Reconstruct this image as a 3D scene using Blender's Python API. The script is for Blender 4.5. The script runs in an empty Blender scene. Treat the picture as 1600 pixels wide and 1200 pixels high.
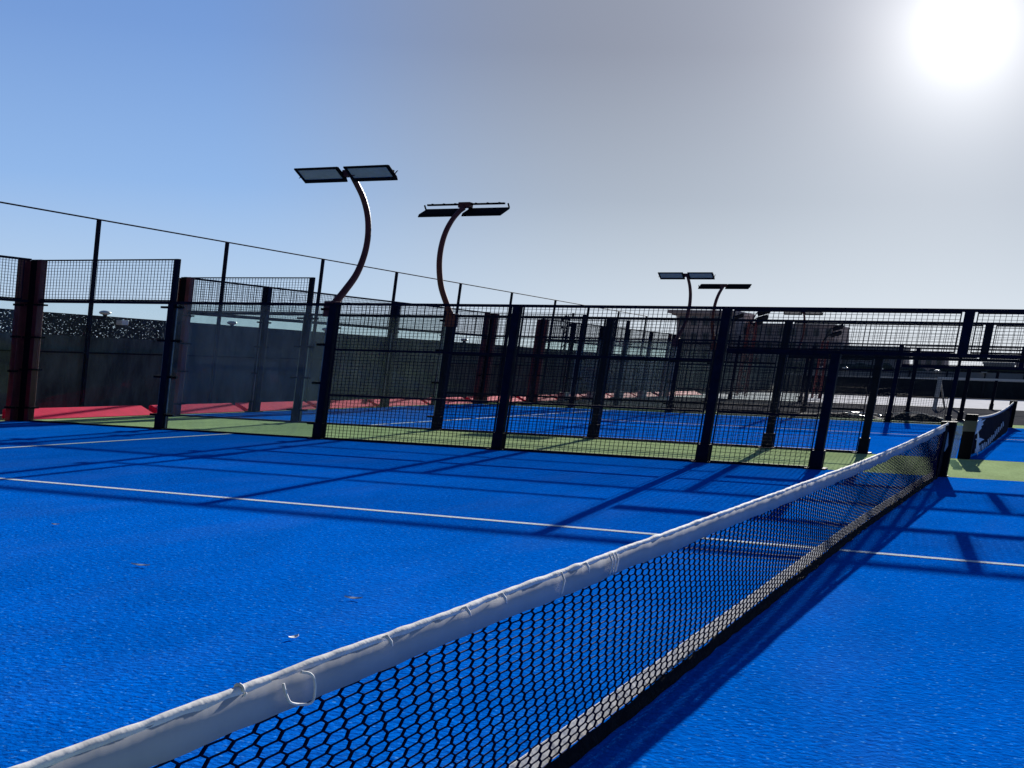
import bpy, math, random
from mathutils import Vector, Matrix, noise
random.seed(7)
scene = bpy.context.scene
col = scene.collection

# ------------------------------------------------------------------ camera
S = 2.1926                       # one court metre along the ground, in scene units (the courts are wide and low)
RAKE = (0.1562, -0.0742)         # posts and screens stand raked by this much per metre of height
def W(a, b, z=0.0):              # court coordinates (along the court, across it, up) -> scene
    return Vector((S*a + RAKE[0]*z, S*b + RAKE[1]*z, z))

YAW, PITCH, ROLL = 0.4156, -0.0158, 0.0305
cam_d = bpy.data.cameras.new('camera')
cam = bpy.data.objects.new('camera', cam_d); col.objects.link(cam)
cy, sy, cp, sp, cr, sr = math.cos(YAW), math.sin(YAW), math.cos(PITCH), math.sin(PITCH), math.cos(ROLL), math.sin(ROLL)
fwd = Vector((-sy*cp, cy*cp, sp)); rt = Vector((cy, sy, 0)); up = rt.cross(fwd)
r2 = cr*rt + sr*up; u2 = -sr*rt + cr*up
m = Matrix((r2, u2, -fwd)).transposed().to_4x4(); m.translation = Vector((2.2061, -24.2258, 1.8051))
cam.matrix_world = m
cam_d.sensor_width = 36; cam_d.lens = 36*1991.8/1600
cam_d.clip_start = 0.05; cam_d.clip_end = 8000
scene.camera = cam

# ------------------------------------------------------------------ sky, sun, exposure
SUNDIR = Vector((-0.98, 11.6, 3.0)).normalized()
SUN_EL = math.asin(SUNDIR.z); SUN_ROT = math.atan2(SUNDIR.x, SUNDIR.y)
world = bpy.data.worlds.new('World'); scene.world = world; world.use_nodes = True
nt = world.node_tree; nt.nodes.clear()
def N(t, ty, **k):
    n = t.nodes.new(ty)
    for a, v in k.items(): setattr(n, a, v)
    return n
sky = N(nt, 'ShaderNodeTexSky', sky_type='NISHITA', sun_disc=False, sun_elevation=SUN_EL, sun_rotation=SUN_ROT,
        altitude=50, air_density=1.2, dust_density=0.6, ozone_density=3.0)
geo = N(nt, 'ShaderNodeTexCoord')
dot = N(nt, 'ShaderNodeVectorMath', operation='DOT_PRODUCT'); dot.inputs[1].default_value = SUNDIR
nrm = N(nt, 'ShaderNodeVectorMath', operation='NORMALIZE')
nt.links.new(geo.outputs['Generated'], nrm.inputs[0]); nt.links.new(nrm.outputs[0], dot.inputs[0])
def glow(power, gain):
    mx = N(nt, 'ShaderNodeMath', operation='MAXIMUM'); mx.inputs[1].default_value = 0
    nt.links.new(dot.outputs['Value'], mx.inputs[0])
    pw = N(nt, 'ShaderNodeMath', operation='POWER'); pw.inputs[1].default_value = power
    nt.links.new(mx.outputs[0], pw.inputs[0])
    ml = N(nt, 'ShaderNodeMath', operation='MULTIPLY'); ml.inputs[1].default_value = gain
    nt.links.new(pw.outputs[0], ml.inputs[0]); return ml
sep = N(nt, 'ShaderNodeSeparateXYZ'); nt.links.new(nrm.outputs[0], sep.inputs[0])
def ramp(src, stops):
    r = N(nt, 'ShaderNodeValToRGB'); e = r.color_ramp.elements
    while len(e) < len(stops): e.new(.5)
    for k, (p, c) in enumerate(stops): e[k].position = p; e[k].color = (*c, 1)
    nt.links.new(src, r.inputs[0]); return r
# clear air away from the sun, milky grey air round it, both paling to the horizon
clear = ramp(sep.outputs['Z'], [(0, (.66, .79, .94)), (.05, (.51, .69, .93)), (.13, (.31, .52, .90)), (.24, (.20, .37, .76)), (.36, (.14, .28, .66)), (.6, (.05, .10, .28)), (1, (.03, .07, .2))])
milky = ramp(sep.outputs['Z'], [(0, (.76, .85, .95)), (.05, (.63, .73, .85)), (.13, (.42, .49, .60)), (.24, (.28, .315, .41)), (.36, (.29, .32, .42)), (.6, (.07, .11, .24)), (1, (.04, .07, .18))])
near = N(nt, 'ShaderNodeMapRange', interpolation_type='SMOOTHSTEP'); near.inputs[1].default_value = .84; near.inputs[2].default_value = .975
nt.links.new(dot.outputs['Value'], near.inputs[0])
mixs = N(nt, 'ShaderNodeMix', data_type='RGBA'); nt.links.new(near.outputs[0], mixs.inputs[0]); nt.links.new(clear.outputs[0], mixs.inputs[6]); nt.links.new(milky.outputs[0], mixs.inputs[7])
back = N(nt, 'ShaderNodeMapRange', interpolation_type='SMOOTHSTEP'); back.inputs[1].default_value = -.5; back.inputs[2].default_value = .65; back.inputs[3].default_value = .42; back.inputs[4].default_value = 1
nt.links.new(dot.outputs['Value'], back.inputs[0])
bsc = N(nt, 'ShaderNodeVectorMath', operation='SCALE'); nt.links.new(mixs.outputs[2], bsc.inputs[0]); nt.links.new(back.outputs[0], bsc.inputs['Scale'])
nsc = N(nt, 'ShaderNodeVectorMath', operation='SCALE'); nsc.inputs['Scale'].default_value = .003; nt.links.new(sky.outputs[0], nsc.inputs[0])
ad0 = N(nt, 'ShaderNodeVectorMath', operation='ADD'); nt.links.new(bsc.outputs[0], ad0.inputs[0]); nt.links.new(nsc.outputs[0], ad0.inputs[1])
last = ad0.outputs[0]
GLOW = [(50, .14), (170, .26), (600, .50), (3000, .5)]
for p, g in GLOW:
    gl = glow(p, g)
    sc_ = N(nt, 'ShaderNodeVectorMath', operation='SCALE'); sc_.inputs[0].default_value = (1.0, 0.99, 0.97)
    nt.links.new(gl.outputs[0], sc_.inputs['Scale'])
    ad = N(nt, 'ShaderNodeVectorMath', operation='ADD')
    nt.links.new(last, ad.inputs[0]); nt.links.new(sc_.outputs[0], ad.inputs[1]); last = ad.outputs[0]
bg = N(nt, 'ShaderNodeBackground'); bg.inputs[1].default_value = 0.47
wo = N(nt, 'ShaderNodeOutputWorld')
nt.links.new(last, bg.inputs[0]); nt.links.new(bg.outputs[0], wo.inputs[0])

sun_d = bpy.data.lights.new('sun', 'SUN'); sun_d.energy = 5.0; sun_d.angle = math.radians(0.5); sun_d.color = (1, 0.965, 0.91)
sun = bpy.data.objects.new('sun', sun_d); col.objects.link(sun)
sun.rotation_euler = (-SUNDIR).to_track_quat('-Z', 'Y').to_euler()
scene.view_settings.view_transform = 'Standard'; scene.view_settings.look = 'None'
scene.view_settings.exposure = 0.92; scene.view_settings.gamma = 1

# ------------------------------------------------------------------ materials
def mat(name, color=(.5, .5, .5), rough=.6, metal=0, spec=.5, noise_scale=None, amount=.3, bump=0, bump_scale=None, stretch=(1, 1, 1), color2=None):
    m = bpy.data.materials.new(name); m.use_nodes = True; t = m.node_tree
    b = t.nodes['Principled BSDF']; b.inputs['Base Color'].default_value = (*color, 1)
    b.inputs['Roughness'].default_value = rough; b.inputs['Metallic'].default_value = metal; b.inputs['Specular IOR Level'].default_value = spec
    tc = N(t, 'ShaderNodeTexCoord'); mp = N(t, 'ShaderNodeMapping'); mp.inputs['Scale'].default_value = stretch
    t.links.new(tc.outputs['Object'], mp.inputs[0])
    if noise_scale:
        n = N(t, 'ShaderNodeTexNoise'); n.inputs['Scale'].default_value = noise_scale; n.inputs['Detail'].default_value = 6; n.inputs['Roughness'].default_value = .65
        t.links.new(mp.outputs[0], n.inputs[0])
        r = N(t, 'ShaderNodeValToRGB'); c2 = color2 or tuple(c*(1-amount) for c in color); c1 = tuple(min(1, c*(1+amount*.6)) for c in color) if not color2 else color
        r.color_ramp.elements[0].position = .3; r.color_ramp.elements[1].position = .7
        r.color_ramp.elements[0].color = (*c2, 1); r.color_ramp.elements[1].color = (*c1, 1)
        t.links.new(n.outputs[0], r.inputs[0]); t.links.new(r.outputs[0], b.inputs['Base Color'])
    if bump:
        n2 = N(t, 'ShaderNodeTexNoise'); n2.inputs['Scale'].default_value = bump_scale or 40; n2.inputs['Detail'].default_value = 3
        t.links.new(mp.outputs[0], n2.inputs[0])
        bp = N(t, 'ShaderNodeBump'); bp.inputs['Strength'].default_value = bump; bp.inputs['Distance'].default_value = .01
        t.links.new(n2.outputs[0], bp.inputs['Height']); t.links.new(bp.outputs[0], b.inputs['Normal'])
    return m

def turf(name, base, dark, pale, sparkle, broad=.25):
    m = mat(name, base, rough=.8, spec=0); t = m.node_tree; b = t.nodes['Principled BSDF']
    tc = N(t, 'ShaderNodeTexCoord')
    def nz(scale, detail=4, st=(1, 1, 1)):
        mp = N(t, 'ShaderNodeMapping'); mp.inputs['Scale'].default_value = st; t.links.new(tc.outputs['Object'], mp.inputs[0])
        n = N(t, 'ShaderNodeTexNoise'); n.inputs['Scale'].default_value = scale; n.inputs['Detail'].default_value = detail
        t.links.new(mp.outputs[0], n.inputs[0]); return n
    fine = nz(16, 5); big = nz(.35, 4); mid = nz(2.2, 4, (1, .35, 1))
    r = N(t, 'ShaderNodeValToRGB'); r.color_ramp.elements[0].position = .32; r.color_ramp.elements[1].position = .68
    r.color_ramp.elements[0].color = (*dark, 1); r.color_ramp.elements[1].color = (*base, 1)
    t.links.new(fine.outputs[0], r.inputs[0])
    # sand glints among the blades
    sp_ = nz(30, 2); r2_ = N(t, 'ShaderNodeValToRGB'); r2_.color_ramp.elements[0].position = .63; r2_.color_ramp.elements[1].position = .75
    t.links.new(sp_.outputs[0], r2_.inputs[0])
    ml = N(t, 'ShaderNodeMath', operation='MULTIPLY'); ml.inputs[1].default_value = sparkle; t.links.new(r2_.outputs[0], ml.inputs[0])
    mx = N(t, 'ShaderNodeMix', data_type='RGBA'); t.links.new(ml.outputs[0], mx.inputs[0]); t.links.new(r.outputs[0], mx.inputs[6]); mx.inputs[7].default_value = (*pale, 1)
    # worn and brushed patches
    ad = N(t, 'ShaderNodeMath', operation='ADD'); t.links.new(big.outputs[0], ad.inputs[0]); t.links.new(mid.outputs[0], ad.inputs[1])
    mr = N(t, 'ShaderNodeMapRange'); mr.inputs[1].default_value = .75; mr.inputs[2].default_value = 1.25; mr.inputs[3].default_value = 1-broad; mr.inputs[4].default_value = 1+broad
    t.links.new(ad.outputs[0], mr.inputs[0])
    sc = N(t, 'ShaderNodeVectorMath', operation='SCALE'); t.links.new(mx.outputs[2], sc.inputs[0]); t.links.new(mr.outputs[0], sc.inputs['Scale'])
    # thin drifts of infill sand
    dn = nz(.9, 6, (1, .3, 1)); dr = N(t, 'ShaderNodeMapRange'); dr.inputs[1].default_value = .5; dr.inputs[2].default_value = .8; dr.inputs[4].default_value = .12
    t.links.new(dn.outputs[0], dr.inputs[0])
    dm = N(t, 'ShaderNodeMix', data_type='RGBA'); t.links.new(dr.outputs[0], dm.inputs[0]); t.links.new(sc.outputs[0], dm.inputs[6]); dm.inputs[7].default_value = (*[c*.55+.10 for c in base], 1)
    t.links.new(dm.outputs[2], b.inputs['Base Color'])
    bp = N(t, 'ShaderNodeBump'); bp.inputs['Strength'].default_value = .5; bp.inputs['Distance'].default_value = .02
    bn = nz(26, 4); t.links.new(bn.outputs[0], bp.inputs['Height']); t.links.new(bp.outputs[0], b.inputs['Normal'])
    return m

M = {}
M['blue'] = turf('blue_turf', (0.0, .150, .68), (0.0, .098, .50), (.12, .48, .95), .5, .10)
M['green'] = turf('green_turf', (.42, .54, .27), (.30, .41, .18), (.55, .6, .45), .3, .12)
M['line'] = mat('white_line', (.80, .88, .94), .9, spec=0, noise_scale=30, amount=.25)
M['ground'] = mat('sandy_ground', (.24, .22, .19), .9, spec=0, noise_scale=.6, amount=.3, bump=.3, bump_scale=9)
M['asphalt'] = mat('grey_screed', (.085, .085, .09), .85, spec=0, noise_scale=.9, amount=.45, bump=.4, bump_scale=12)
M['concrete'] = mat('pale_concrete', (.82, .81, .80), .85, spec=0, noise_scale=.7, amount=.15, bump=.2, bump_scale=15)
M['navy'] = mat('navy_metal', (.006, .009, .024), .75, spec=.08, noise_scale=6, amount=.4)
M['wire'] = mat('mesh_wire', (.010, .014, .028), .8, spec=.03)
M['red_metal'] = mat('red_metal', (.10, .010, .018), .45, noise_scale=5, amount=.4)
M['pole'] = mat('maroon_pole', (.11, .032, .034), .5, spec=.15, noise_scale=5, amount=.3)
M['kerb'] = mat('red_padding', (.92, .008, .085), .8, spec=.08, noise_scale=2.5, amount=.2, bump=.2, bump_scale=6)
M['black'] = mat('black_metal', (.005, .006, .010), .8, spec=.04)
M['lens'] = mat('lamp_lens', (.42, .42, .40), .35, spec=.3, noise_scale=8, amount=.15)
M['white'] = mat('white_plastic', (.75, .75, .73), .4, noise_scale=6, amount=.1)
M['fold'] = mat('sunlit_white_fold', (.80, .77, .72), .85, spec=.1, noise_scale=5, amount=.2, bump=.5, bump_scale=12)  # sunlit top of the headband put into its colour; also tape, straps and print
M['shaded_canvas'] = mat('shaded_white_canvas', (.46, .46, .47), .85, spec=.1, noise_scale=2, amount=.14, bump=.22, bump_scale=5)  # darker copy of the white headband cloth, its shade put into the colour
M['rope'] = mat('white_rope', (.8, .78, .74), .8, noise_scale=20, amount=.2)
M['twine'] = mat('net_twine', (.003, .008, .045), .9, spec=.03)
M['skirt'] = mat('black_net_skirt', (.012, .015, .02), .9, spec=.05, noise_scale=18, color2=(.002, .003, .006), bump=.8, bump_scale=30)
M['netblack'] = mat('black_net_cloth', (.004, .006, .016), .9, spec=.02, noise_scale=12, amount=.5)
M['tape'] = mat('grey_tape', (.06, .065, .07), .5, noise_scale=8, amount=.2)
M['brown'] = mat('brown_render', (.42, .33, .30), .85, noise_scale=.25, amount=.25)
M['greybuild'] = mat('grey_render', (.22, .23, .24), .85, noise_scale=.3, amount=.25)
M['window'] = mat('window_glass', (.03, .035, .04), .2, spec=.7)
M['lattice'] = mat('red_lattice_steel', (.11, .032, .035), .85, spec=.03, noise_scale=3, amount=.3)
M['tarp'] = mat('grey_tarpaulin', (.020, .028, .032), .9, spec=.02, noise_scale=3, amount=.4, bump=.6, bump_scale=6)
M['leaf'] = mat('pale_leaf', (.85, .88, .82), .7, noise_scale=20, amount=.3)
M['footing'] = mat('pale_footing', (.5, .5, .48), .8, spec=.05, noise_scale=5, amount=.2)
M['edge'] = mat('glass_edge', (.30, .34, .34), .35, noise_scale=4, amount=.5)
M['steel'] = mat('dark_steel', (.03, .035, .045), .8, spec=.05, noise_scale=3, amount=.3)

def fabric(name, c1, c2, holes=0):
    m = bpy.data.materials.new(name); m.use_nodes = True; t = m.node_tree; b = t.nodes['Principled BSDF']; b.inputs['Roughness'].default_value = .8; b.inputs['Specular IOR Level'].default_value = .2
    tc = N(t, 'ShaderNodeTexCoord'); mp = N(t, 'ShaderNodeMapping'); mp.inputs['Scale'].default_value = (1, 1.0, .35); t.links.new(tc.outputs['Object'], mp.inputs[0])
    n = N(t, 'ShaderNodeTexNoise'); n.inputs['Scale'].default_value = 1.6; n.inputs['Detail'].default_value = 8; n.inputs['Roughness'].default_value = .7; t.links.new(mp.outputs[0], n.inputs[0])
    r = N(t, 'ShaderNodeValToRGB'); r.color_ramp.elements[0].position = .38; r.color_ramp.elements[1].position = .72
    r.color_ramp.elements[0].color = (*c2, 1); r.color_ramp.elements[1].color = (*c1, 1)
    t.links.new(n.outputs[0], r.inputs[0]); t.links.new(r.outputs[0], b.inputs['Base Color'])
    if holes:
        v = N(t, 'ShaderNodeTexNoise'); v.inputs['Scale'].default_value = 15; v.inputs['Detail'].default_value = 2
        mp2 = N(t, 'ShaderNodeMapping'); mp2.inputs['Scale'].default_value = (1, 1, 2.2); t.links.new(tc.outputs['Object'], mp2.inputs[0]); t.links.new(mp2.outputs[0], v.inputs[0])
        gt = N(t, 'ShaderNodeMath', operation='LESS_THAN'); gt.inputs[1].default_value = 1-holes; t.links.new(v.outputs[0], gt.inputs[0])
        t.links.new(gt.outputs[0], b.inputs['Alpha'])
    return m
M['shade'] = fabric('dark_shade_fabric', (.115, .145, .14), (.030, .040, .042))
M['shade_holes'] = fabric('perforated_shade_fabric', (.05, .06, .062), (.015, .02, .022), .37)
M['shade_far'] = fabric('dark_green_screen', (.018, .028, .036), (.008, .014, .02))

def glassmat(name, dust, tintc=(.93, .96, .95)):
    m = bpy.data.materials.new(name); m.use_nodes = True; t = m.node_tree; t.nodes.clear()
    o = N(t, 'ShaderNodeOutputMaterial'); tr = N(t, 'ShaderNodeBsdfTransparent'); tr.inputs[0].default_value = (*tintc, 1)
    gl = N(t, 'ShaderNodeBsdfGlossy'); gl.inputs['Roughness'].default_value = .03
    df = N(t, 'ShaderNodeBsdfDiffuse'); df.inputs[0].default_value = (.45, .47, .46, 1)
    fr = N(t, 'ShaderNodeFresnel'); fr.inputs[0].default_value = 1.45
    m1 = N(t, 'ShaderNodeMixShader'); m2 = N(t, 'ShaderNodeMixShader')
    fm = N(t, 'ShaderNodeMath', operation='MULTIPLY'); fm.inputs[1].default_value = .03; t.links.new(fr.outputs[0], fm.inputs[0])
    t.links.new(fm.outputs[0], m1.inputs[0]); t.links.new(tr.outputs[0], m1.inputs[1]); t.links.new(gl.outputs[0], m1.inputs[2])
    tc = N(t, 'ShaderNodeTexCoord'); mp = N(t, 'ShaderNodeMapping'); mp.inputs['Scale'].default_value = (1, 1, .4); t.links.new(tc.outputs['Object'], mp.inputs[0])
    n = N(t, 'ShaderNodeTexNoise'); n.inputs['Scale'].default_value = 2.2; n.inputs['Detail'].default_value = 8; n.inputs['Roughness'].default_value = .7; t.links.new(mp.outputs[0], n.inputs[0])
    mr = N(t, 'ShaderNodeMapRange'); mr.inputs[1].default_value = .35; mr.inputs[2].default_value = .75; mr.inputs[3].default_value = dust*.5; mr.inputs[4].default_value = dust*1.5
    t.links.new(n.outputs[0], mr.inputs[0]); t.links.new(mr.outputs[0], m2.inputs[0])
    t.links.new(m1.outputs[0], m2.inputs[1]); t.links.new(df.outputs[0], m2.inputs[2]); t.links.new(m2.outputs[0], o.inputs[0])
    return m
M['glass'] = glassmat('clear_glass', .018)
M['dusty'] = glassmat('dusty_glass', .11, (.88, .92, .91))
M['plastic'] = glassmat('crumpled_film', .45, (.8, .9, .97))

# ------------------------------------------------------------------ mesh helpers
class MB:
    def __init__(s): s.v = []; s.f = []
    def quadbox(s, pts):                        # 8 points: bottom ring then top ring
        k = len(s.v); s.v += [tuple(p) for p in pts]
        s.f += [(k, k+3, k+2, k+1), (k+4, k+5, k+6, k+7)] + [(k+i, k+(i+1) % 4, k+4+(i+1) % 4, k+4+i) for i in range(4)]
    def box(s, a0, a1, b0, b1, z0, z1):          # in court coordinates
        s.quadbox([W(a0, b0, z0), W(a1, b0, z0), W(a1, b1, z0), W(a0, b1, z0), W(a0, b0, z1), W(a1, b0, z1), W(a1, b1, z1), W(a0, b1, z1)])
    def ubox(s, x0, x1, y0, y1, z0, z1):         # upright, in scene units
        s.quadbox([(x0, y0, z0), (x1, y0, z0), (x1, y1, z0), (x0, y1, z0), (x0, y0, z1), (x1, y0, z1), (x1, y1, z1), (x0, y1, z1)])
    def bar(s, p, q, e1, e2):                    # bar p->q with half-vectors e1, e2
        p, q, e1, e2 = Vector(p), Vector(q), Vector(e1), Vector(e2)
        s.quadbox([p-e1-e2, p+e1-e2, p+e1+e2, p-e1+e2, q-e1-e2, q+e1-e2, q+e1+e2, q-e1+e2])
    def tube(s, pts, r, n=8, cap=True, squash=None):
        pts = [Vector(p) for p in pts]; k = len(s.v); rs = r if hasattr(r, '__len__') else [r]*len(pts)
        ref = Vector((1, 0, 0))
        for i, p in enumerate(pts):
            t = (pts[min(i+1, len(pts)-1)]-pts[max(i-1, 0)]).normalized()
            if abs(t.dot(ref)) > .95: ref = Vector((0, 0, 1)) if abs(t.z) < .9 else Vector((0, 1, 0))
            e1 = (ref - t*ref.dot(t)).normalized(); e2 = t.cross(e1); ref = e1
            for j in range(n):
                a = 2*math.pi*j/n + math.pi/n; s.v.append(tuple(p + rs[i]*(math.cos(a)*e1 + math.sin(a)*e2)))
        for i in range(len(pts)-1):
            for j in range(n): s.f.append((k+i*n+j, k+i*n+(j+1) % n, k+(i+1)*n+(j+1) % n, k+(i+1)*n+j))
        if cap: s.f += [tuple(k+j for j in reversed(range(n))), tuple(k+(len(pts)-1)*n+j for j in range(n))]
    def blob(s, c, rx, ry, rz, n=16, m_=10):
        k = len(s.v)
        for i in range(1, m_):
            th = math.pi*i/m_
            for j in range(n):
                a = 2*math.pi*j/n; s.v.append((c[0]+rx*math.sin(th)*math.cos(a), c[1]+ry*math.sin(th)*math.sin(a), c[2]+rz*math.cos(th)))
        for i in range(m_-2):
            for j in range(n): s.f.append((k+i*n+j, k+(i+1)*n+j, k+(i+1)*n+(j+1) % n, k+i*n+(j+1) % n))
        s.f += [tuple(k+j for j in range(n)), tuple(k+(m_-2)*n+j for j in reversed(range(n)))]
    def build(s, name, material, parent=None, smooth=False, bevel=0):
        me = bpy.data.meshes.new(name); me.from_pydata(s.v, [], s.f); me.update()
        if smooth:
            for p in me.polygons: p.use_smooth = True
        me.materials.append(M[material] if isinstance(material, str) else material)
        o = bpy.data.objects.new(name, me); col.objects.link(o)
        if parent: o.parent = parent; o.matrix_parent_inverse = Matrix.Translation(-parent.location) if parent.type == 'EMPTY' else Matrix.Identity(4)
        if bevel:
            bv = o.modifiers.new('bevel', 'BEVEL'); bv.width = bevel; bv.segments = 2; bv.limit_method = 'ANGLE'
        return o
def tag(o, label=None, cat=None, group=None, kind=None):
    if label: o['label'] = label
    if cat: o['category'] = cat
    if group: o['group'] = group
    if kind: o['kind'] = kind
    return o
def empty(name, loc, label, cat, group=None):
    o = bpy.data.objects.new(name, None); o.location = loc; o.empty_display_size = .3; col.objects.link(o)
    return tag(o, label, cat, group)
def sheet(name, a0, a1, b0, b1, z, material, label=None, nx=1, ny=1):
    mb = MB(); k = 0
    for i in range(nx+1):
        for j in range(ny+1): mb.v.append((S*(a0+(a1-a0)*i/nx), S*(b0+(b1-b0)*j/ny), z))
    for i in range(nx):
        for j in range(ny): mb.f.append((i*(ny+1)+j, (i+1)*(ny+1)+j, (i+1)*(ny+1)+j+1, i*(ny+1)+j+1))
    return tag(mb.build(name, material), label, kind='structure')

# ------------------------------------------------------------------ the ground
C1 = (-10, 0.0); C2 = (2.61, 12.25); C3 = (14.9, 24.8)
sheet('ground', -1500, 1500, -500, 1500, -.012, 'ground')
sheet('asphalt', -11, 12, 13.5, 26.0, -.008, 'asphalt')
sheet('concrete_apron', -10.8, 14, 25.2, 41.5, -.004, 'concrete')
sheet('green_turf', -11, 12, -13, 13.5, 0.0, 'green')
sheet('court_surface', -10, 10, -10, 0, .004, 'blue')
sheet('court_surface', -10, 10, C2[0], 11.95, .004, 'blue')
SX = 7.04
for (y0, y1, ym) in ((-10, 0, -5.0), (C2[0], C2[1], 7.5)):
    for (a0, a1, b0, b1) in ((-SX, SX, ym-.028, ym+.028), (-SX-.028, -SX+.028, y0+.02, y1-.02), (SX-.028, SX+.028, y0+.02, y1-.02)):
        sheet('court_line', a0, a1, b0, b1, .008 if b1-b0 < 1 else .0115, 'line')

# ------------------------------------------------------------------ fences
WX, WZ = .0435, .068            # mesh pitch
def mesh_panel(root, plane, u0, u1, c, z0, z1, frame=.009, fy=.012, material='wire'):
    """welded wire panel; plane 'a' runs along the court at b=c, plane 'b' across it at a=c"""
    mb = MB(); hw = .0020; 
    def bx(p0, p1, t, q0, q1):
        if plane == 'a': mb.box(p0, p1, c-t, c+t, q0, q1)
        else: mb.box(c-t, c+t, p0, p1, q0, q1)
    n = max(2, round((u1-u0)/WX))
    for i in range(1, n):
        u = u0+(u1-u0)*i/n; bx(u-hw, u+hw, .0028, z0, z1)
    k = max(2, round((z1-z0)/WZ))
    for j in range(1, k):
        z = z0+(z1-z0)*j/k; bx(u0, u1, .0022, z-.0036, z+.0036)
    o = mb.build('mesh_panel', material, root)
    fb = MB(); mb = fb
    bx(u0, u0+frame, fy, z0, z1); bx(u1-frame, u1, fy, z0, z1); bx(u0+frame, u1-frame, fy, z0, z0+.03); bx(u0+frame, u1-frame, fy, z1-.03, z1)
    for zz in (1.0, 2.0):
        if z0 < zz-.3 and zz+.3 < z1: bx(u0+frame, u1-frame, fy*.8, zz-.022, zz+.022)
    fb.build('panel_frame', 'navy', o)
    return o
def post(root, a, b, z0, z1, w=.038, material='navy', shoe=True, name='post', d=None):
    mb = MB(); d = d or w
    mb.box(a-w, a+w, b-d, b+d, z0, z1)
    o = mb.build(name, material, root, bevel=.012)
    if shoe:
        s = MB(); s.box(a-w-.05, a+w+.05, b-d-.04, b+d+.04, z0+.002, z0+.03); s.box(a-w-.012, a+w+.012, b-d-.012, b+d+.012, z0+.03, z0+.36)
        s.build('base_plate', material, o)
    return o
def clamp_set(o, plane, u, c, zs):
    for z in zs:
        k = MB()
        if plane == 'a': k.box(u-.05, u+.05, c-.03, c+.03, z-.025, z+.025)
        else: k.box(c-.03, c+.03, u-.05, u+.05, z-.025, z+.025)
        k.build('clamp', 'black', o)
def glass_panel(root, plane, u0, u1, c, z0, z1, material='glass', clamps=True):
    mb = MB(); t = .0025
    if plane == 'a': mb.box(u0, u1, c-t, c+t, z0, z1)
    else: mb.box(c-t, c+t, u0, u1, z0, z1)
    o = mb.build('glass_panel', material, root)
    for u in (u0, u1):
        e = MB()
        if plane == 'a': e.box(u-.006, u+.006, c-.004, c+.004, z0, z1)
        else: e.box(c-.004, c+.004, u-.006, u+.006, z0, z1)
        e.build('glass_edge', 'edge', o)
    if clamps:
        zs = (.35, 1.25, 2.1, 2.88)
        clamp_set(o, plane, u0+.03, c, zs); clamp_set(o, plane, u1-.03, c, zs)
    return o
def rail(root, plane, u0, u1, c, z, h=.035, t=.03, name='rail'):
    mb = MB()
    if plane == 'a': mb.box(u0, u1, c-t, c+t, z-h, z+h)
    else: mb.box(c-t, c+t, u0, u1, z-h, z+h)
    return mb.build(name, 'navy', root)

def side_fence(b, label, dusty=True, right=True, meshed=True):
    r = empty('side_fence', W(-10, b), label, 'fence', 'side fences of the courts')
    p = .038
    post(r, -8, b, 0, 4, .026, shoe=False, name='mesh_support')
    post(r, -8, b, 0, 3, p)
    for a in (-6, -4, -2): post(r, a, b, 0, 3, p)
    post(r, -1, b, 0, 2.2, p)
    post(r, 0, b, 2.2, 3, p, shoe=False, name='upper_post')
    glass_panel(r, 'a', -9.93, -8.06, b, .03, 2.95)
    glass_panel(r, 'a', -7.94, -6.06, b, .03, 2.95, 'dusty' if dusty else 'glass')
    rail(r, 'a', -10, -6, b, 2.985, .03, name='top_rail')
    mesh_panel(r, 'a', -9.9, -8.03, b, 3.02, 4, .012)
    if meshed:
        for a0, a1 in ((-5.94, -4.06), (-3.94, -2.06)): mesh_panel(r, 'a', a0, a1, b, .02, 3)
        mesh_panel(r, 'a', -1.94, -1.06, b, .02, 2.165)
        mesh_panel(r, 'a', -1.94, -.06, b, 2.235, 2.97); mesh_panel(r, 'a', .06, 1.94, b, 2.235, 2.97)
    else:
        for z in (1.0, 2.0): rail(r, 'a', -6, -2, b, z, .022, .015, 'mid_rail')
    rail(r, 'a', -6, 2 if right else .4, b, 3.0, .026, name='top_rail')
    rail(r, 'a', -1.94, 2 if right else .4, b, 2.2, .032, name='door_rail')
    if right:
        post(r, 1, b, 0, 2.2, p); post(r, 2, b, 0, 3, p); meshed and mesh_panel(r, 'a', 1.06, 1.94, b, .02, 2.165)
    rail(r, 'a', -10, -1, b, .022, .018, .022, 'bottom_rail')
    return r
def corner_post(r, b, s):
    """two flanged posts, maroon outside and black in the fold"""
    o = MB(); o.box(-10.07, -9.99, b-s*.14-.02, b-s*.14+.02, 0, 4); o.box(-9.90, -9.84, b-.05, b+.05, 0, 4)
    o.box(-10.05, -10.0, b-.15, b-.02, 0.0, 3.98)
    c = o.build('corner_post', 'red_metal', r, bevel=.01)
    k = MB(); k.box(-9.99, -9.90, b-.045, b+.045, 0, 4); k.build('corner_core', 'black', c)
    for z in (.35, 1.3, 2.1, 2.9):
        k = MB(); k.box(-10.10, -9.80, b-.07, b+.07, z-.02, z+.02); k.build('clamp', 'black', c)
    return c
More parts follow.
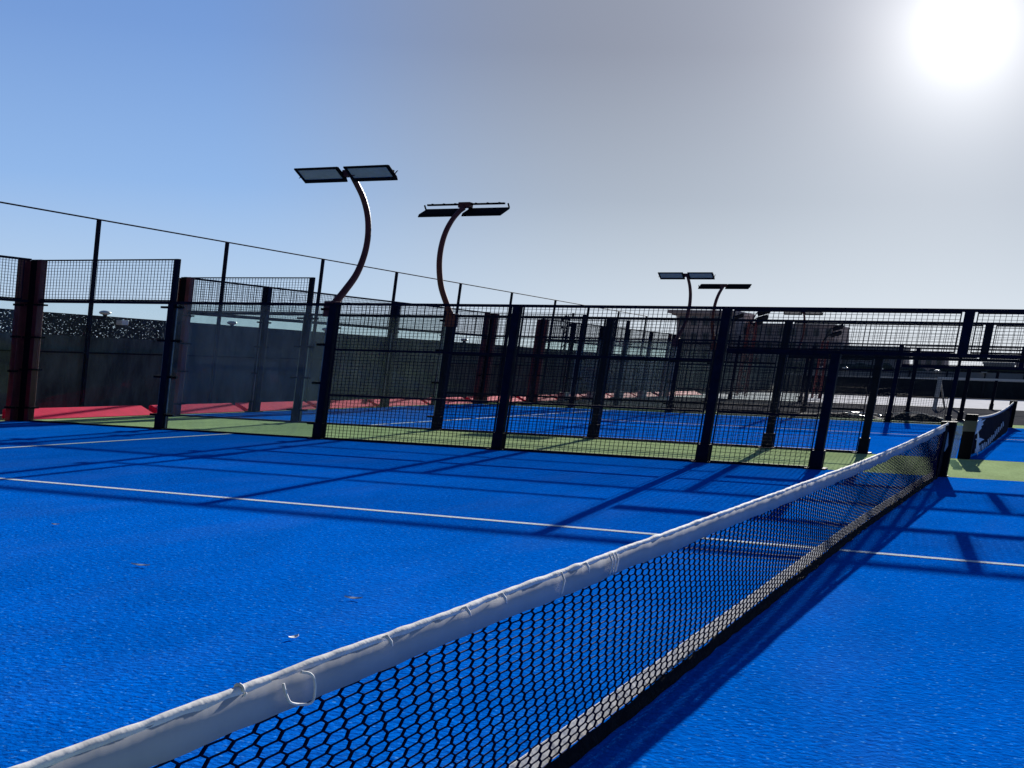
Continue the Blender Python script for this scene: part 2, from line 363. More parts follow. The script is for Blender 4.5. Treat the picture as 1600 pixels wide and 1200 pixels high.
def end_wall(b0, b1, label, footing=False):
    r = empty('end_wall', W(-10, b0), label, 'glass wall', 'glass end walls of the courts')
    corner_post(r, b1, 1); corner_post(r, b0, -1)
    n = 5; bs = [b0+(b1-b0)*i/n for i in range(n+1)]
    for b in bs[1:-1]:
        o = post(r, -10, b, 0, 4, .05)
        if footing:
            f = MB(); f.box(-10.1, -9.9, b-.12, b+.12, 0, .42); f.build('footing', 'footing', o)
    for i in range(n):
        u0, u1 = bs[i]+(.14 if i == 0 else .06), bs[i+1]-(.14 if i == n-1 else .06)
        glass_panel(r, 'b', u0, u1, -10, .03, 2.95); mesh_panel(r, 'b', u0, u1, -10, 3.02, 4, .012)
    rail(r, 'b', b0+.05, b1-.05, -10, 2.985, .03); rail(r, 'b', b0+.05, b1-.05, -10, 4.0, .02, .02, 'top_rail')
    return r
side_fence(0.0, 'nearest navy fence with mesh and glass bays, standing beside the near blue court')
side_fence(C2[0], 'navy mesh fence across the green strip, behind the nearest fence')
side_fence(C2[1], 'dark mesh fence along the far edge of the second blue court')
side_fence(C3[0], 'farther thin dark fence standing on the grey screed', meshed=False)
side_fence(C3[1], 'farthest court fence, just in front of the white concrete apron', meshed=False)
end_wall(-10, 0, 'glass end wall with maroon corner post at the left edge, behind the near court')
end_wall(C2[0], C2[1], 'glass end wall with mesh top behind the second blue court')
end_wall(C3[0], C3[1], 'distant glass end wall with black posts standing on pale footings', True)

# red padded boards at the foot of the screen
def kerb(b0, b1, label):
    mb = MB(); mb.quadbox([W(-10.40, b0, .012), W(-10.10, b0, .012), W(-10.10, b1, .012), W(-10.40, b1, .012), W(-10.40, b0, .26), W(-10.36, b0, .26), W(-10.36, b1, .26), W(-10.40, b1, .26)])
    o = mb.build('kerb_board', 'kerb', bevel=.02); tag(o, label, 'kerb board', 'red padded boards along the foot of the screen')
segs = [(-4, -2.1), (-1.9, -.25)]
kerb(-4, -2.15, 'red board nearest the left edge of the photo, left of the maroon corner post')
kerb(-1.95, -.28, 'red board immediately left of the maroon corner post')
kerb(.12, C2[0]-.12, 'longest and brightest red board, between the two glass end walls')
d = (C2[1]-C2[0])/5
names = ['first red board behind the second court, seen through dusty glass', 'second red board behind the second court, left of the lamp post', 'third red board behind the second court, right of the lamp post',
         'fourth red board behind the second court, left of its far maroon corner', 'last red board behind the second court, ending at its far maroon corner']
for i in range(5): kerb(C2[0]+d*i+.07, C2[0]+d*(i+1)-.07, names[i])
kerb(C2[1]+.15, C3[0]-.15, 'red board between the second and third end walls')
d = (C3[1]-C3[0])/5
names = ['red board in the nearest bay of the distant end wall', 'red board in the second bay of the distant end wall', 'red board in the middle bay of the distant end wall', 'red board in the fourth bay of the distant end wall', 'red board in the farthest bay of the distant end wall']
for i in range(5): kerb(C3[0]+d*i+.08, C3[0]+d*(i+1)-.08, names[i])
kerb(25.1, 29.5, 'thin far red board beyond the last court, at the foot of the red mast')

# ------------------------------------------------------------------ perimeter screen
PX = -11.0
pf = empty('perimeter_fence', W(PX, 0), 'tall dark shade-cloth fence with thin poles and a top wire, behind the glass end walls', 'fence')
ys = [-11.6, -8.9, -6.1, -3.3, -.6, 2.07, 4.8, 7.45, 10.0, 12.71, 15.33, 17.96, 20.29, 22.69, 25.19]
topz = lambda y: 5.57-.0165*y
for y in ys: 
    mb = MB(); mb.box(PX-.022, PX+.022, y-.022, y+.022, 0, topz(y)); mb.build('fence_pole', 'navy', pf)
mb = MB(); mb.tube([W(PX, y, topz(y)) for y in ys], .022, 6); mb.build('top_wire', 'navy', pf)
fz = lambda y: 2.86-.010*y
def cloth(y0, y1, zf0, zf1, material, name, n=40):
    mb = MB(); 
    for side in (0, 1):
        for i in range(n+1):
            y = y0+(y1-y0)*i/n; wv = .02*math.sin(y*3.1)+.012*math.sin(y*7.7+1)
            for z in (zf0(y), zf1(y)): mb.v.append(tuple(W(PX-.05-.006*side+wv, y, z)))
    for i in range(n):
        k = i*2; q = (n+1)*2; mb.f += [(k, k+2, k+3, k+1), (q+k, q+k+1, q+k+3, q+k+2), (k+1, k+3, q+k+3, q+k+1)]
    return mb.build(name, material, pf)
cloth(-12, 3.9, lambda y: 0.02, lambda y: fz(y)-.62, 'shade', 'shade_cloth', 60)
cloth(-12, 3.9, lambda y: fz(y)-.62, lambda y: fz(y), 'shade_holes', 'perforated_cloth', 60)
cloth(3.9, 44, lambda y: 0.02, lambda y: fz(y), 'shade', 'shade_cloth', 120)
for zz in (1.75,):
    mb = MB(); mb.box(PX-.03, PX-.0, -12, 44, zz-.02, zz+.02); mb.build('cross_rail', 'black', pf)
domes = [(2.21, 2.92, 'white dome lamp on the dark screen, left and nearest'), (4.97, 2.88, 'white dome lamp on the dark screen, seen through dusty glass'),
         (7.62, 2.88, 'white dome lamp on the dark screen, left of the tall curved lamp post'), (12.98, 2.84, 'white dome lamp on the dark screen, right of the second curved lamp post')]
for y, z, lab in domes:
    c = W(PX+.12, y, z); r = empty('dome_lamp', c, lab, 'lamp', 'dome lamps along the shade-cloth fence')
    mb = MB(); mb.blob(c, .17, .17, .065); mb.build('globe', 'white', r, True)
    mb = MB(); mb.tube([c+Vector((0, 0, -.05)), c+Vector((0, 0, -.16))], [.07, .045], 10); mb.bar(c+Vector((0, 0, -.15)), c+Vector((-.28, 0, -.17)), (0, .02, 0), (0, 0, .015)); mb.build('bracket', 'steel', r)
mb = MB(); mb.box(PX+.02, PX+.12, 2.55, 2.68, 2.60, 2.74); tag(mb.build('junction_box', 'white', bevel=.01), 'small white box on top of the dark screen beside the nearest dome lamp', 'junction box')

# far walls
def far_wall(y, x0, x1, h, material, label, rail_mat=None):
    r = empty('boundary_wall', W(x0, y), label, 'wall')
    mb = MB(); mb.box(x0, x1, y, y+.08, 0, h); mb.build('screen', material, r)
    mb = MB(); n = int((x1-x0)/1.6)
    for i in range(n+1):
        p = MB(); a = x0+(x1-x0)*i/n; p.box(a-.03, a+.03, y-.06, y-.005, 0, h+.05); p.build('post', 'steel', r)
    if rail_mat:
        mb = MB(); mb.box(x0, x1, y-.1, y-.065, h-.16, h-.03); mb.build('pale_rail', rail_mat, r)
    return r
far_wall(43.6, -10.8, 16, 1.72, 'shade_far', 'long low dark screen with a pale top rail, beyond the white concrete', 'footing')
far_wall(50.0, -11, 20, 2.35, 'greybuild', 'taller dark grey wall directly behind the low screen')
for i, (a, z, lab) in enumerate([(-10.1, 2.42, 'leftmost of the tiny white lamps on the far dark wall'), (-9.0, 2.42, 'second from the left of the tiny white lamps on the far dark wall'),
        (-7.4, 2.42, 'tiny white lamp on the far dark wall, third from the left'), (-4.9, 2.42, 'tiny white lamp on the far dark wall, left of the boxy grey block'),
        (-2.9, 2.42, 'second tiny white lamp from the right on the far dark wall'), (-1.0, 2.42, 'rightmost tiny white lamp on the far dark wall')]):
    c = W(a, 49.8, z); r = empty('dome_lamp', c, lab, 'lamp', 'tiny lamps on the far wall')
    mb = MB(); mb.blob(c, .3, .3, .1, 10, 6); mb.build('globe', 'white', r, True)
    mb = MB(); mb.tube([c+Vector((0, 0, -.25)), c+Vector((0, 0, -.02))], .05, 6); mb.build('stem', 'steel', r)

# ------------------------------------------------------------------ curved floodlight poles
def bez(pts, n=24):                                # Catmull-Rom through points
    P = [Vector(pts[0])]+[Vector(p) for p in pts]+[Vector(pts[-1])]; out = []
    for i in range(1, len(P)-2):
        for k in range(n//(len(P)-3)+1):
            t = k/(n//(len(P)-3)+1); a, b, c, d = P[i-1:i+3]
            out.append(.5*((2*b)+(c-a)*t+(2*a-5*b+4*c-d)*t*t+(3*b-a-3*c+d)*t**3))
    out.append(P[-2]); return out
def curved_lamp(a, b, s, label, dx=0.0, dz=0.0, hw=.268, hy=0.0, hz=0.0):
    """s = +1: bulges away (+b) and leans back to light the near side; -1 the mirror"""
    r = empty('floodlight_pole', W(a, b, 0), label, 'floodlight', 'curved floodlight poles on the court fences')
    base = [(.0, 2.95), (.20, 3.31), (.41, 3.77), (.52, 4.36), (.49, 4.92), (.34, 5.39), (.08, 5.80)]
    pts = bez([W(a, b+s*y, z+dz*(z-2.95)/3) for y, z in base], 36)
    mb = MB(); mb.tube(pts, [.085-.022*i/(len(pts)-1) for i in range(len(pts))], 10); mb.build('curved_pole', 'pole', r, True)
    mb = MB(); mb.box(a-.06, a+.06, b-.06, b+.06, 2.72, 3.06); mb.build('socket', 'pole', r, bevel=.01)
    yb = b+s*.05; zb = 5.86+dz
    mb = MB(); mb.box(a-.50+dx, a+.50+dx, yb-.02, yb+.02, zb-.02, zb+.02); mb.build('crossbar', 'black', r)
    mb = MB(); mb.box(a-.075, a+.075, yb-.05, yb+.05, zb-.09, zb+.045); mb.build('bracket_plate', 'pole', r, bevel=.01)
    for e in (-1, 1):
        ca = a+dx+e*.285
        # head: a shallow tray, upper edge towards the lit side
        y0, z0 = b-s*.13+hy, 5.93+dz+hz; y1, z1 = b+s*.10+hy, 5.70+dz+hz
        A, B = W(ca-hw+.02, y0, z0), W(ca+hw-.02, y0, z0); C, D = W(ca+hw-.02, y1, z1), W(ca-hw+.02, y1, z1)
        n = (B-A).cross(D-A).normalized()
        if n.dot(Vector((0, -s, -.6))) < 0: n = -n          # n points out of the lens
        mb = MB(); t = n*-.06
        mb.quadbox([A, B, C, D, A+t*.6+(D-A)*.12, B+t*.6+(C-B)*.12, C+t*.6-(C-B)*.12, D+t*.6-(D-A)*.12]); h = mb.build('lamp_head', 'black', r, bevel=.008)
        f = MB(); L = lambda u, v, o: A+(B-A)*u+(D-A)*v+n*o
        for (u0, u1, v0, v1) in ((0, 1, 0, .09), (0, 1, .80, 1), (0, .05, .09, .80), (.95, 1, .09, .80)):
            f.quadbox([L(u0, v0, .001), L(u1, v0, .001), L(u1, v1, .001), L(u0, v1, .001), L(u0, v0, .03), L(u1, v0, .03), L(u1, v1, .03), L(u0, v1, .03)])
        f.build('rim', 'black', h)
        g = MB(); g.quadbox([L(.05, .09, .002), L(.95, .09, .002), L(.95, .80, .002), L(.05, .80, .002), L(.05, .09, .012), L(.95, .09, .012), L(.95, .80, .012), L(.05, .80, .012)])
        g.build('lens', 'lens', h)
        k = MB()
        for ee in (-1, 1):
            k.bar(W(ca+ee*(hw-.01), yb, zb), W(ca+ee*(hw-.01), b+s*.0, 5.82+dz-.06), (.012, 0, 0), (0, .02, .01))
        for q in (-.15, .0, .15): k.box(ca+q-.008, ca+q+.008, yb-.02, yb+.02, zb+.02, zb+.032)
        k.build('yoke', 'black', h)
    return r
curved_lamp(-6.05, 0.03, 1, 'tallest maroon curved pole with two pale floodlight panels, on the nearest fence', dx=-.02)
curved_lamp(-6.0, C2[0]+.02, -1, 'maroon curved pole bowing left with two black floodlights seen from behind, on the second fence', hy=-.10, hz=-.16)
curved_lamp(-6.1, C2[1], 1, 'thin curved pole left of the pair above the brown building', dz=-.18, hw=.26)
curved_lamp(-6.05, C3[0], -1, 'thin curved pole right of the pair above the brown building', dz=-.22, hw=.26)
curved_lamp(-6.35, C3[1], 1, 'farthest curved pole with twin flat floodlights above the wide brown building roof', dz=-.35)

# ------------------------------------------------------------------ nets
def net_top(y, y0, L=10.0):
    t = abs((y-y0)/(L/2)-1); return .862+.118*t**1.6 if (y-y0) > L/2 else .862+.026*t
def hexmesh(mb, y0, y1, top, z0, py, h, x=0.0, wv=.0105, wd=.0032, amp=.13, bow=lambda y: 0):
    """knitted net: thick zigzag upright strands tied to their neighbours by thin links, leaving six-sided holes"""
    n = int((y1-y0)/py); rows = int(.95/h)+1
    def P(i, j):
        zt = top(y0+i*py)-.098; f = (zt-z0)/(.86-z0); z = z0+(j*h+.004*noise.noise(Vector((i*.5, j*.5, 7))))*f
        y = y0+i*py+(amp if (i+j) % 2 == 0 else -amp)*py+.10*py*noise.noise(Vector((i*.7, j*.9, 1)))
        z = min(z, zt); return W(x+.004*math.sin(i*.21+j*.17)+bow(y)*(1-z/.8), min(max(y, y0), y1), z), z+1e-6 < zt
    for i in range(n+1):
        for j in range(rows):
            a, ok = P(i, j)
            if not ok: break
            b_, _ = P(i, j+1); mb.bar(a, b_, (0, wv, 0), (.0046, 0, 0))
            if (i+j) % 2 == 0 and i < n:
                c, k1 = P(i+1, j)
                mb.bar(a, c, (0, 0, wd), (.0034, 0, 0))
def strip(pts_top, pts_bot, th):
    mb = MB(); n = len(pts_top)
    for side in (-1, 1):
        for p, q in zip(pts_top, pts_bot): mb.v += [tuple(Vector(p)+Vector((side*th, 0, 0))), tuple(Vector(q)+Vector((side*th, 0, 0)))]
    for i in range(n-1):
        k = 2*i; o = 2*n; mb.f += [(k, k+1, k+3, k+2), (o+k, o+k+2, o+k+3, o+k+1), (k, k+2, o+k+2, o+k), (k+1, o+k+1, o+k+3, k+3)]
    mb.f += [(0, 2*n, 2*n+1, 1), (2*n-2, 2*n-1, 4*n-1, 4*n-2)]
    return mb

net = empty('court_net', W(0, -5), 'nearest tennis-style net with white headband, crossing the near blue court', 'net', 'nets across the courts')
top1 = lambda y: net_top(y, -10)
bow1 = lambda y: max(0, -(y+4.2))*.017
mb = MB(); hexmesh(mb, -10.3, -.06, top1, .02, .0535, .0185, wv=.0056, wd=.0019, bow=bow1); mb.build('net_mesh', 'twine', net)
ys_ = [-10.3+i*(10.28/700) for i in range(701)]
def nz(y, s, k): return noise.noise(Vector((y*s, k, 0)))
tops = [W(.006*nz(y, 3, 1)/1, y, top1(y)) for y in ys_]
bots = [W(.006+.010*nz(y, 2.2, 3)+.004*nz(y, 11, 4), y, top1(y)-.106-.012*nz(y, 2.5, 5)-.008*nz(y, 9, 6)) for y in ys_]
mb = strip(tops, bots, .012); hb = mb.build('headband', 'shaded_canvas', net, True)
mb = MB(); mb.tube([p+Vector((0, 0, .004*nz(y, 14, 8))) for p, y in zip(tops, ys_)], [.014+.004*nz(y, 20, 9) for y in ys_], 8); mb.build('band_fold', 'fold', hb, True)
for y in [-9.70]:                                             # wraps at the near end
    mb = MB(); mb.tube([W(0, y, top1(y))+Vector((.017*math.cos(t*.5), .012*t/13, .017*math.sin(t*.5))) for t in range(0, 13)], .005, 6); mb.build('rope_wrap', 'fold', hb, True)
lp = [W(.012, -9.60, .875)+Vector(p) for p in ((0, .05, .01), (.02, .075, .0), (.025, .09, -.03), (.025, .085, -.075), (.025, .05, -.082), (.025, -.03, -.06), (.02, -.05, -.035), (.01, -.055, -.0))]
mb = MB(); mb.tube(bez(lp, 30), .0042, 6); mb.build('rope_loop', 'rope', hb, True)
for y in (-9.35, -9.08, -8.93, -8.5, -6.1):    # small ties and frayed gathers
    mb = MB(); c = W(.012, y, top1(y))
    mb.tube([c+Vector((-.012, 0, .008)), c+Vector((.004, .002, .014)), c+Vector((.016, .01, -.004)), c+Vector((.018, .014+.01*random.random(), -.018-.02*random.random()))], [.003, .007, .006, .002], 6); mb.build('tie', 'rope', hb, True)
for y in (-8.35, -8.33, -8.31, -8.64):
    mb = MB(); c = W(.014, y, top1(y)); mb.tube([c+Vector((0, 0, .016)), c+Vector((.012, .01, -.02)), c+Vector((.012, -.012, -.07)), c+Vector((.0, .0, -.085))], .0045, 6); mb.build('stitching', 'rope', hb, True)
yb_ = [-10.3+i*(10.15/420) for i in range(421)]
zb_ = lambda y: .072+.006*nz(y, 1.5, 12)
tp = strip([W(-.030+.93*bow1(y), y, zb_(y)+.066) for y in yb_], [W(-.008+bow1(y), y, zb_(y)) for y in yb_], .002); tp.build('bottom_tape', 'fold', net)
sk = MB(); nn = len(yb_)
for y in yb_:
    for k in range(6):
        f = k/5; sk.v.append(tuple(W(bow1(y)+.002+.014*f*f+.008*nz(y, 7, 20+k), y, max(.012, zb_(y)*(1-f)+.012+.012*nz(y, 9, 30+k)*(k > 0)))))
for i in range(nn-1):
    for k in range(5): a = i*6+k; sk.f.append((a, a+6, a+7, a+1))
o = sk.build('net_skirt', 'skirt', net, True); so = o.modifiers.new('thickness', 'SOLIDIFY'); so.thickness = .006
mb = MB(); mb.box(-.012, .012, -.30, -.03, .05, .955); mb.build('end_band', 'netblack', net)
mb = MB(); mb.box(-.055, .062, -.03, .09, 0, 1.0); p = mb.build('net_post', 'black', net, bevel=.02)
mb = MB(); mb.box(-.065, .072, -.04, .10, .002, .02); mb.box(-.058, .064, -.034, .094, .99, 1.006); mb.build('post_cap', 'black', p)
tg = MB(); pr = [(-.1, .80), (-.085, .62), (-.075, .55), (-.13, .40), (-.05, .47), (-.03, .58), (-.05, .82)]
k = len(tg.v)
for dy_ in (-.040, -.036):
    for (y, z) in pr: tg.v.append(tuple(W(.055+y*.75, dy_, z)))
n_ = len(pr); tg.f = [tuple(range(n_)), tuple(reversed(range(n_, 2*n_)))]+[(i, i+n_, (i+1) % n_+n_, (i+1) % n_) for i in range(n_)]
tg.build('torn_strap', 'fold', net)

net2 = empty('court_net', W(0, 7.5), 'second net with dark navy mesh and white lettering, beyond the green strip', 'net', 'nets across the courts')
y20, y21 = C2[0]+.02, 12.2
top2 = lambda y: .80+.17*abs((y-7.4)/4.8)**2
mb = MB(); hexmesh(mb, y20+.1, y21, lambda y: top2(y), .03, .08, .035, 0, .014, .005); mb.build('net_mesh', 'twine', net2)
yy = [y20+.05+i*(y21-y20-.1)/60 for i in range(61)]
bn = strip([W(0, y, top2(y)) for y in yy], [W(.006, y, top2(y)-.06) for y in yy], .008); bn.build('headband', 'shaded_canvas', net2, True)
bow2 = lambda y, z: .10*(1-z/.8)*math.sin(math.pi*min(1, max(0, (y-y20)/1.6))*.5)*min(1, (y21-y)/2.5)
bnr = MB(); nz_ = 8
for side in (0, .005):
    for y in yy:
        for k in range(nz_+1):
            z = .05+(top2(y)-.12)*k/nz_; bnr.v.append(tuple(W(-.012+side+bow2(y, z)+.003*math.sin(y*5+z*3), y, z)))
nq = nz_+1
for i in range(60):
    for k in range(nz_):
        a = i*nq+k; bnr.f += [(a, a+nq, a+nq+1, a+1), (61*nq+a, 61*nq+a+1, 61*nq+a+nq+1, 61*nq+a+nq)]
bnr.build('banner', 'netblack', net2, True)
for y in (y20, y21):
    mb = MB(); mb.box(-.06, .06, y-.06, y+.06, 0, 1.0); p = mb.build('net_post', 'black', net2, bevel=.02)
    mb = MB(); mb.box(-.064, .064, y-.064, y+.064, .62, .86); 
    if y == y20: mb.build('tape_wrap', 'tape', p)
def decal(polys, name, parent, x, material):
    mb = MB()
    for pr in polys:
        k = len(mb.v); n_ = len(pr)
        for dx_ in (x, x+.004):
            for (y, z) in pr: mb.v.append(tuple(W(dx_+bow2(y, z), y, z)))
        mb.f += [tuple(k+i for i in range(n_)), tuple(k+n_+i for i in reversed(range(n_)))]+[(k+i, k+i+n_, k+(i+1) % n_+n_, k+(i+1) % n_) for i in range(n_)]
    return mb.build(name, material, parent)
EMB = [[(2.75, .86), (3.05, .86), (3.5, .80), (3.3, .77), (3.85, .76), (3.45, .71), (3.6, .67), (3.3, .64), (3.35, .60), (2.95, .52), (2.72, .50), (2.85, .60), (2.78, .68), (2.95, .72), (2.85, .78)],
       [(2.85, .40), (3.2, .38), (3.5, .30), (3.25, .30), (3.1, .27)]]
EMB = [[(3.0+(y-2.72)*1.5, z) for y, z in pr] for pr in EMB]
decal(EMB, 'emblem', net2, .012, 'fold')
LT = []
y = 3.2
for i in range(15):
    w = .15+.04*(i % 3); h = .14 if i % 4 else .10; zb = .07+.008*i+.018*max(0, i-6)
    sh = [[(y, zb), (y+w*.3, zb), (y+w*.45, zb+h), (y+w*.1, zb+h)], [(y+w*.3, zb+h*.4), (y+w*.7, zb+h*.45), (y+w*.7, zb+h*.6), (y+w*.3, zb+h*.6)], [(y+w*.6, zb), (y+w*.85, zb), (y+w, zb+h), (y+w*.75, zb+h)]]
    decal(sh, 'letter', net2, .012, 'fold'); y += w+.11+.03*i/3

mb = strip([W(.075, 2.72, .62), W(.08, 2.78, .5), W(.085, 2.8, .3), W(.09, 2.85, .15)], [W(.075, 2.80, .62), W(.09, 2.95, .45), W(.10, 3.05, .12), W(.10, 3.2, .01)], .004); mb.build('strap', 'fold', net2)
# crumpled clear film between the two net posts
fl = MB(); nA, nZ = 14, 16
for side in (0, 1):
    for j in range(nZ+1):
        z = .02+.80*j/nZ
        for i in range(nA):
            t = 2*math.pi*i/nA; r_ = (.055+.02*noise.noise(Vector((math.cos(t)*1.5, math.sin(t)*1.5, z*7))))*(1-.012*side)
            fl.v.append(tuple(W(-.10+r_*math.cos(t)*.8, C2[0]-.18+r_*math.sin(t), z)))
for j in range(nZ):
    for i in range(nA): fl.f.append((j*nA+i, j*nA+(i+1) % nA, (j+1)*nA+(i+1) % nA, (j+1)*nA+i))
tag(fl.build('plastic_sheet', 'plastic', smooth=False), 'crumpled bluish clear plastic film standing between the two net posts', 'plastic film')

# ------------------------------------------------------------------ things beyond the second court
def tarp(a0, a1, b, h, label, seed):
    mb = MB(); nx, ny = 40, 10
    for i in range(nx+1):
        for j in range(ny+1):
            u = i/nx; v = j/ny*2-1
            e = math.sin(math.pi*u)**.5 if 0 < u < 1 else 0
            z = h*e*max(0, 1-v*v)**.7*(.65+.7*abs(noise.noise(Vector((u*6, v*1.3, seed)))+.2))
            mb.v.append(tuple(W(a0+(a1-a0)*u, b+v*.34*(.8+.3*noise.noise(Vector((u*5, seed, 2)))), max(.006, z))))
    for i in range(nx):
        for j in range(ny): k = i*(ny+1)+j; mb.f.append((k, k+ny+1, k+ny+2, k+1))
    return tag(mb.build('tarpaulin', 'tarp', smooth=True), label, 'tarpaulin', 'tarpaulins dumped behind the second court')
tarp(-3.9, -2.3, 13.6, .22, 'crumpled dark grey tarpaulin lying behind the far fence, left one of the pair', 3)
tarp(-2.25, -.95, 13.5, .30, 'crumpled dark grey tarpaulin lying behind the far fence, taller right one', 9)
mb = MB(); mb.tube(bez([W(-3.6, 13.5, .2), W(-3.0, 13.6, .24), W(-2.6, 13.5, .2), W(-2.2, 13.55, .22), W(-1.7, 13.5, .33), W(-1.3, 13.35, .2), W(-1.05, 13.2, .03)], 40), .016, 6)
tag(mb.build('hose', 'footing', smooth=True), 'pale hose draped over the two dark tarpaulins', 'hose')
mb = MB(); mb.tube([W(-2.75+.33*math.cos(t*.35), 14.3+.9*math.sin(t*.35), .05+.10*abs(math.sin(t*.17))) for t in range(0, 17)], .022, 6)
tag(mb.build('hose', 'white', smooth=True), 'pale coiled loop of hose on the grey ground behind the tarpaulins', 'hose')

goal = empty('football_goal', W(-2.2, 22.5), 'white framed goal standing on the grey ground near the white apron', 'goal')
for a in (-2.2, 2.6):
    mb = MB(); mb.box(a-.05, a+.05, 22.45, 22.55, 0, 1.70); mb.build('upright', 'footing', goal)
mb = MB(); mb.box(-2.25, 2.65, 22.44, 22.56, 1.702, 1.80); mb.build('crossbar', 'white', goal)
mb = MB()
for a in (-2.2, 2.6): mb.bar(W(a, 22.6, 1.65), W(a+.1, 24.1, .05), (.05, 0, 0), (0, 0, .05))
mb.build('back_stay', 'footing', goal)

def lattice(a, b, h, w, label, arms, material='lattice'):
    r = empty('floodlight_mast', W(a, b), label, 'mast', 'red lattice floodlight masts')
    mb = MB(); n = int(h/.5)
    cs = [(-w, -w), (w, -w), (w, w), (-w, w)]
    for (x, y) in cs: mb.tube([W(a+x, b+y, 0), W(a+x*.7, b+y*.7, h)], .045, 5)
    for j in range(n):
        z0, z1 = h*j/n, h*(j+1)/n
        for i in range(4):
            f0, f1 = 1-.3*j/n, 1-.3*(j+1)/n; p, q = cs[i], cs[(i+1) % 4]
            if j % 2: p, q = q, p
            mb.tube([W(a+p[0]*f0, b+p[1]*f0, z0), W(a+q[0]*f1, b+q[1]*f1, z1)], .025, 4)
    mb.build('lattice_tower', material, r)
    for (da, dz, s) in arms:
        mb = MB(); mb.tube([W(a-.1, b, h-.1), W(a+da*.3, b, h+dz*.95+.03), W(a+da, b, h+dz)], .035, 5); arm = mb.build('arm', 'black', r)
        c = W(a+da, b, h+dz); mb = MB()
        mb.bar(c+Vector((-s, 0, -s*.25)), c+Vector((s, 0, s*.35)), (0, s*.5, -s*.3), (.1*s, .05, .22*s)); mb.build('lamp_head', 'black', r, bevel=.02)
    return r
lattice(-8.95, 30, 5.3, .16, 'larger red lattice mast with angled black floodlights in front of the wide brown building', [(.30, .70, .42), (.28, .25, .36), (-.5, .35, .3), (.15, -.12, .3)])
lattice(-6.72, 31, 4.1, .12, 'smaller red lattice mast at the right end of the wide brown building', [(.32, .95, .34), (.30, .50, .34)])

tw = empty('antenna_tower', W(-27.3, 60), 'distant dark antenna tower rising behind the screen, left of the brown buildings', 'tower')
mb = MB()
for (x, y) in ((-.15, -.15), (.15, -.15), (0, .15)): mb.tube([W(-27.3+x, 60+y, 0), W(-27.3+x*.4, 60+y*.4, 8.3)], .09, 5)
for j in range(14): mb.tube([W(-27.45+.01*j, 60, .6*j), W(-27.15-.01*j, 60, .6*j+.6)], .06, 4)
mb.build('lattice_tower', 'steel', tw)
for (x, z, h) in ((-.3, 7.6, .5), (-.12, 7.9, .45), (.12, 7.7, .5), (.32, 8.2, .45), (-.25, 6.6, .35), (.2, 6.9, .4)):
    mb = MB(); mb.box(-27.3+x-.05, -27.3+x+.05, 59.9, 60.05, z, z+h); mb.bar(W(-27.3, 60, z+h/2), W(-27.3+x, 60, z+h/2), (0, .05, 0), (0, 0, .04)); mb.build('antenna', 'steel', tw)

# ------------------------------------------------------------------ buildings (upright boxes with openings)
def building(a0, a1, b0, depth, h, material, label, floors, cols_, cornice=0.0, extra=None):
    x0, x1, y0 = S*a0, S*a1, S*b0; y1 = y0+depth
    r = empty('building', ((x0+x1)/2, y0, 0), label, 'building')
    mb = MB(); mb.ubox(x0, x1, y0, y1, 0, h); mb.build('wall', material, r)
    if cornice:
        mb = MB(); mb.ubox(x0-cornice, x1+.1, y0-.6, y1+.6, h+.002, h+.6); mb.ubox(x0-cornice*.5, x1+.05, y0-.3, y1+.3, h-.35, h); mb.build('cornice', material, r)
    else:
        mb = MB(); mb.ubox(x0-.15, x1+.15, y0-.15, y0+.3, h+.002, h+.35); mb.ubox(x0-.15, x0+.3, y0+.32, y1, h+.002, h+.35); mb.ubox(x1-.3, x1+.15, y0+.32, y1, h+.002, h+.35); mb.build('parapet', material, r)
    for f in range(floors):
        for c in range(cols_):
            cx = x0+(x1-x0)*(c+.5)/cols_; cz = h*(f+.55)/floors; w_ = (x1-x0)/cols_*.2; hh = h/floors*.24
            fr = MB(); e = .12
            for (p0, p1, q0, q1) in ((cx-w_-e, cx+w_+e, cz-hh-e, cz-hh), (cx-w_-e, cx+w_+e, cz+hh, cz+hh+e), (cx-w_-e, cx-w_, cz-hh, cz+hh), (cx+w_, cx+w_+e, cz-hh, cz+hh)):
                fr.ubox(p0, p1, y0-.12, y0-.002, q0, q1)
            wn = fr.build('window', 'greybuild', r)
            pn = MB(); pn.ubox(cx-w_, cx+w_, y0-.05, y0-.003, cz-hh, cz+hh); pn.build('pane', 'window', wn)
    if extra: extra(r, x0, x1, y0, h)
    return r
building(-29.6, -24.6, 92, 14, 12.0, 'brown', 'tall brown block with an overhanging cornice, left of the wide brown building', 4, 5, 1.6)
def boxes(r, x0, x1, y0, h):
    for u in (.2, .55, .8):
        mb = MB(); c = x0+(x1-x0)*u; mb.ubox(c-1, c+1, y0+2, y0+4, h, h+.8); mb.build('roof_unit', 'greybuild', r)
building(-24.9, -17.1, 95, 16, 10.3, 'brown', 'wide brown building with a flat roof, the longest in the skyline', 4, 8, 0)
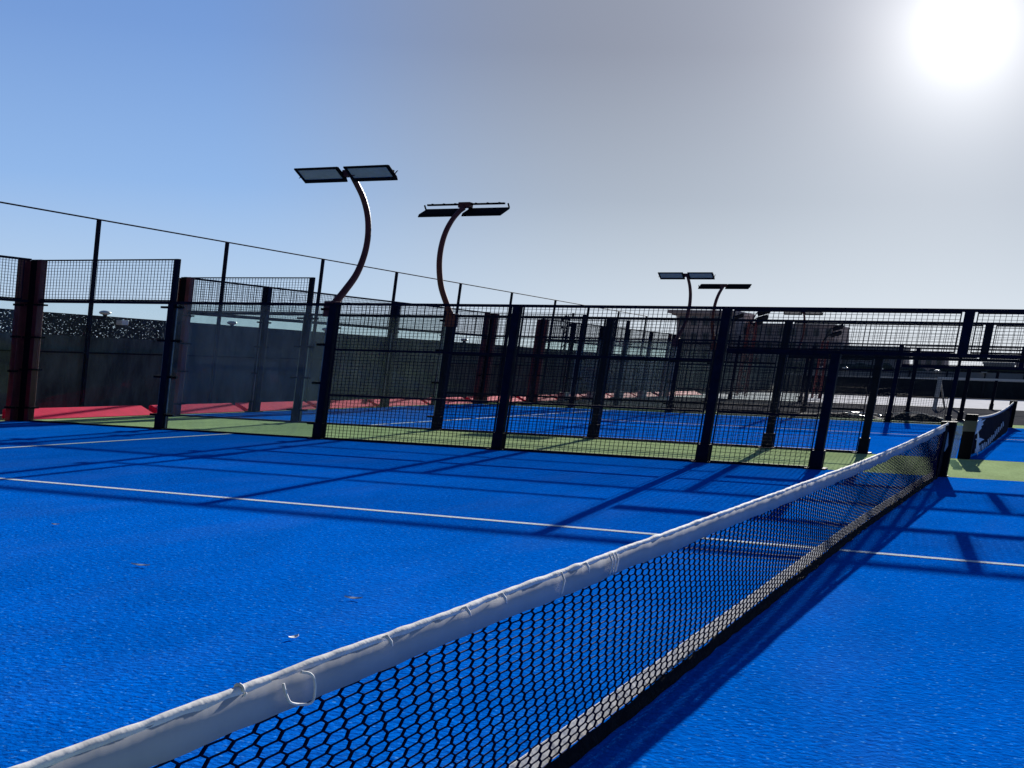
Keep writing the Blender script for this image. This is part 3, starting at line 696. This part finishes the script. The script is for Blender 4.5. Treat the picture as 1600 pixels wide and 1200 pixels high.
building(-17.2, -15.7, 90, 8, 7.0, 'brown', 'small brown annex at the right end of the wide brown building', 2, 2, .0)
building(-15.8, -11.2, 91, 10, 6.35, 'greybuild', 'low dark grey block right of the brown annex', 2, 6, 0)
building(-10.2, -7.95, 89, 8, 5.55, 'brown', 'boxy grey-brown block standing alone right of centre skyline', 2, 3, 0)
building(-5.2, -3.2, 89, 8, 4.1, 'greybuild', 'low pale-topped house at the right skyline', 1, 3, 0)
building(-3.1, .5, 92, 8, 4.2, 'brown', 'low brown house cut by the right edge of the photo', 1, 4, 0)
mb = MB()
for i in range(260):
    a = -16+22*random.random(); z = .4+2.6*random.random()**.7
    c = W(a, 70+3*random.random(), 0); mb.blob((c.x, c.y, z), .9+.8*random.random(), .9, .4+.4*random.random(), 7, 5)
tag(mb.build('shrubbery', mat('dark_foliage', (.03, .045, .035), .9, noise_scale=1.2, amount=.5)), 'dark scrub in front of the far low buildings', kind='stuff')

# scraps on the blue turf
for (a, b, ln, rot, lab) in ((-1.22, -7.29, .11, .2, 'largest pale curled leaf scrap in the middle of the blue turf'), (-1.05, -7.91, .07, 1.4, 'upright white scrap nearest the net headband on the blue turf'),
                        (-2.25, -7.15, .14, .1, 'long thin pale straw on the left of the blue turf'), (-3.33, -6.46, .07, .2, 'tiny pale scrap on the blue turf near the left white line')):
    c = W(a, b, .014); mb = MB(); n_ = 8
    for i in range(n_+1):
        t = i/n_*2-1; w_ = .018*(1-t*t)+.003; d_ = Vector((math.cos(rot), math.sin(rot), 0)); e_ = Vector((-math.sin(rot), math.cos(rot), 0))
        for s_ in (-1, 1):
            for q in (0, .004): mb.v.append(tuple(c+d_*t*ln*.65+e_*s_*w_*.7+Vector((0, 0, .008*t*t+(.006 if s_ > 0 else 0)+q))))
    for i in range(n_):
        k = i*4; mb.f += [(k, k+4, k+6, k+2), (k+1, k+3, k+7, k+5), (k, k+1, k+5, k+4), (k+2, k+6, k+7, k+3)]
    tag(mb.build('leaf_scrap', 'leaf'), lab, 'leaf', 'pale scraps on the blue turf')
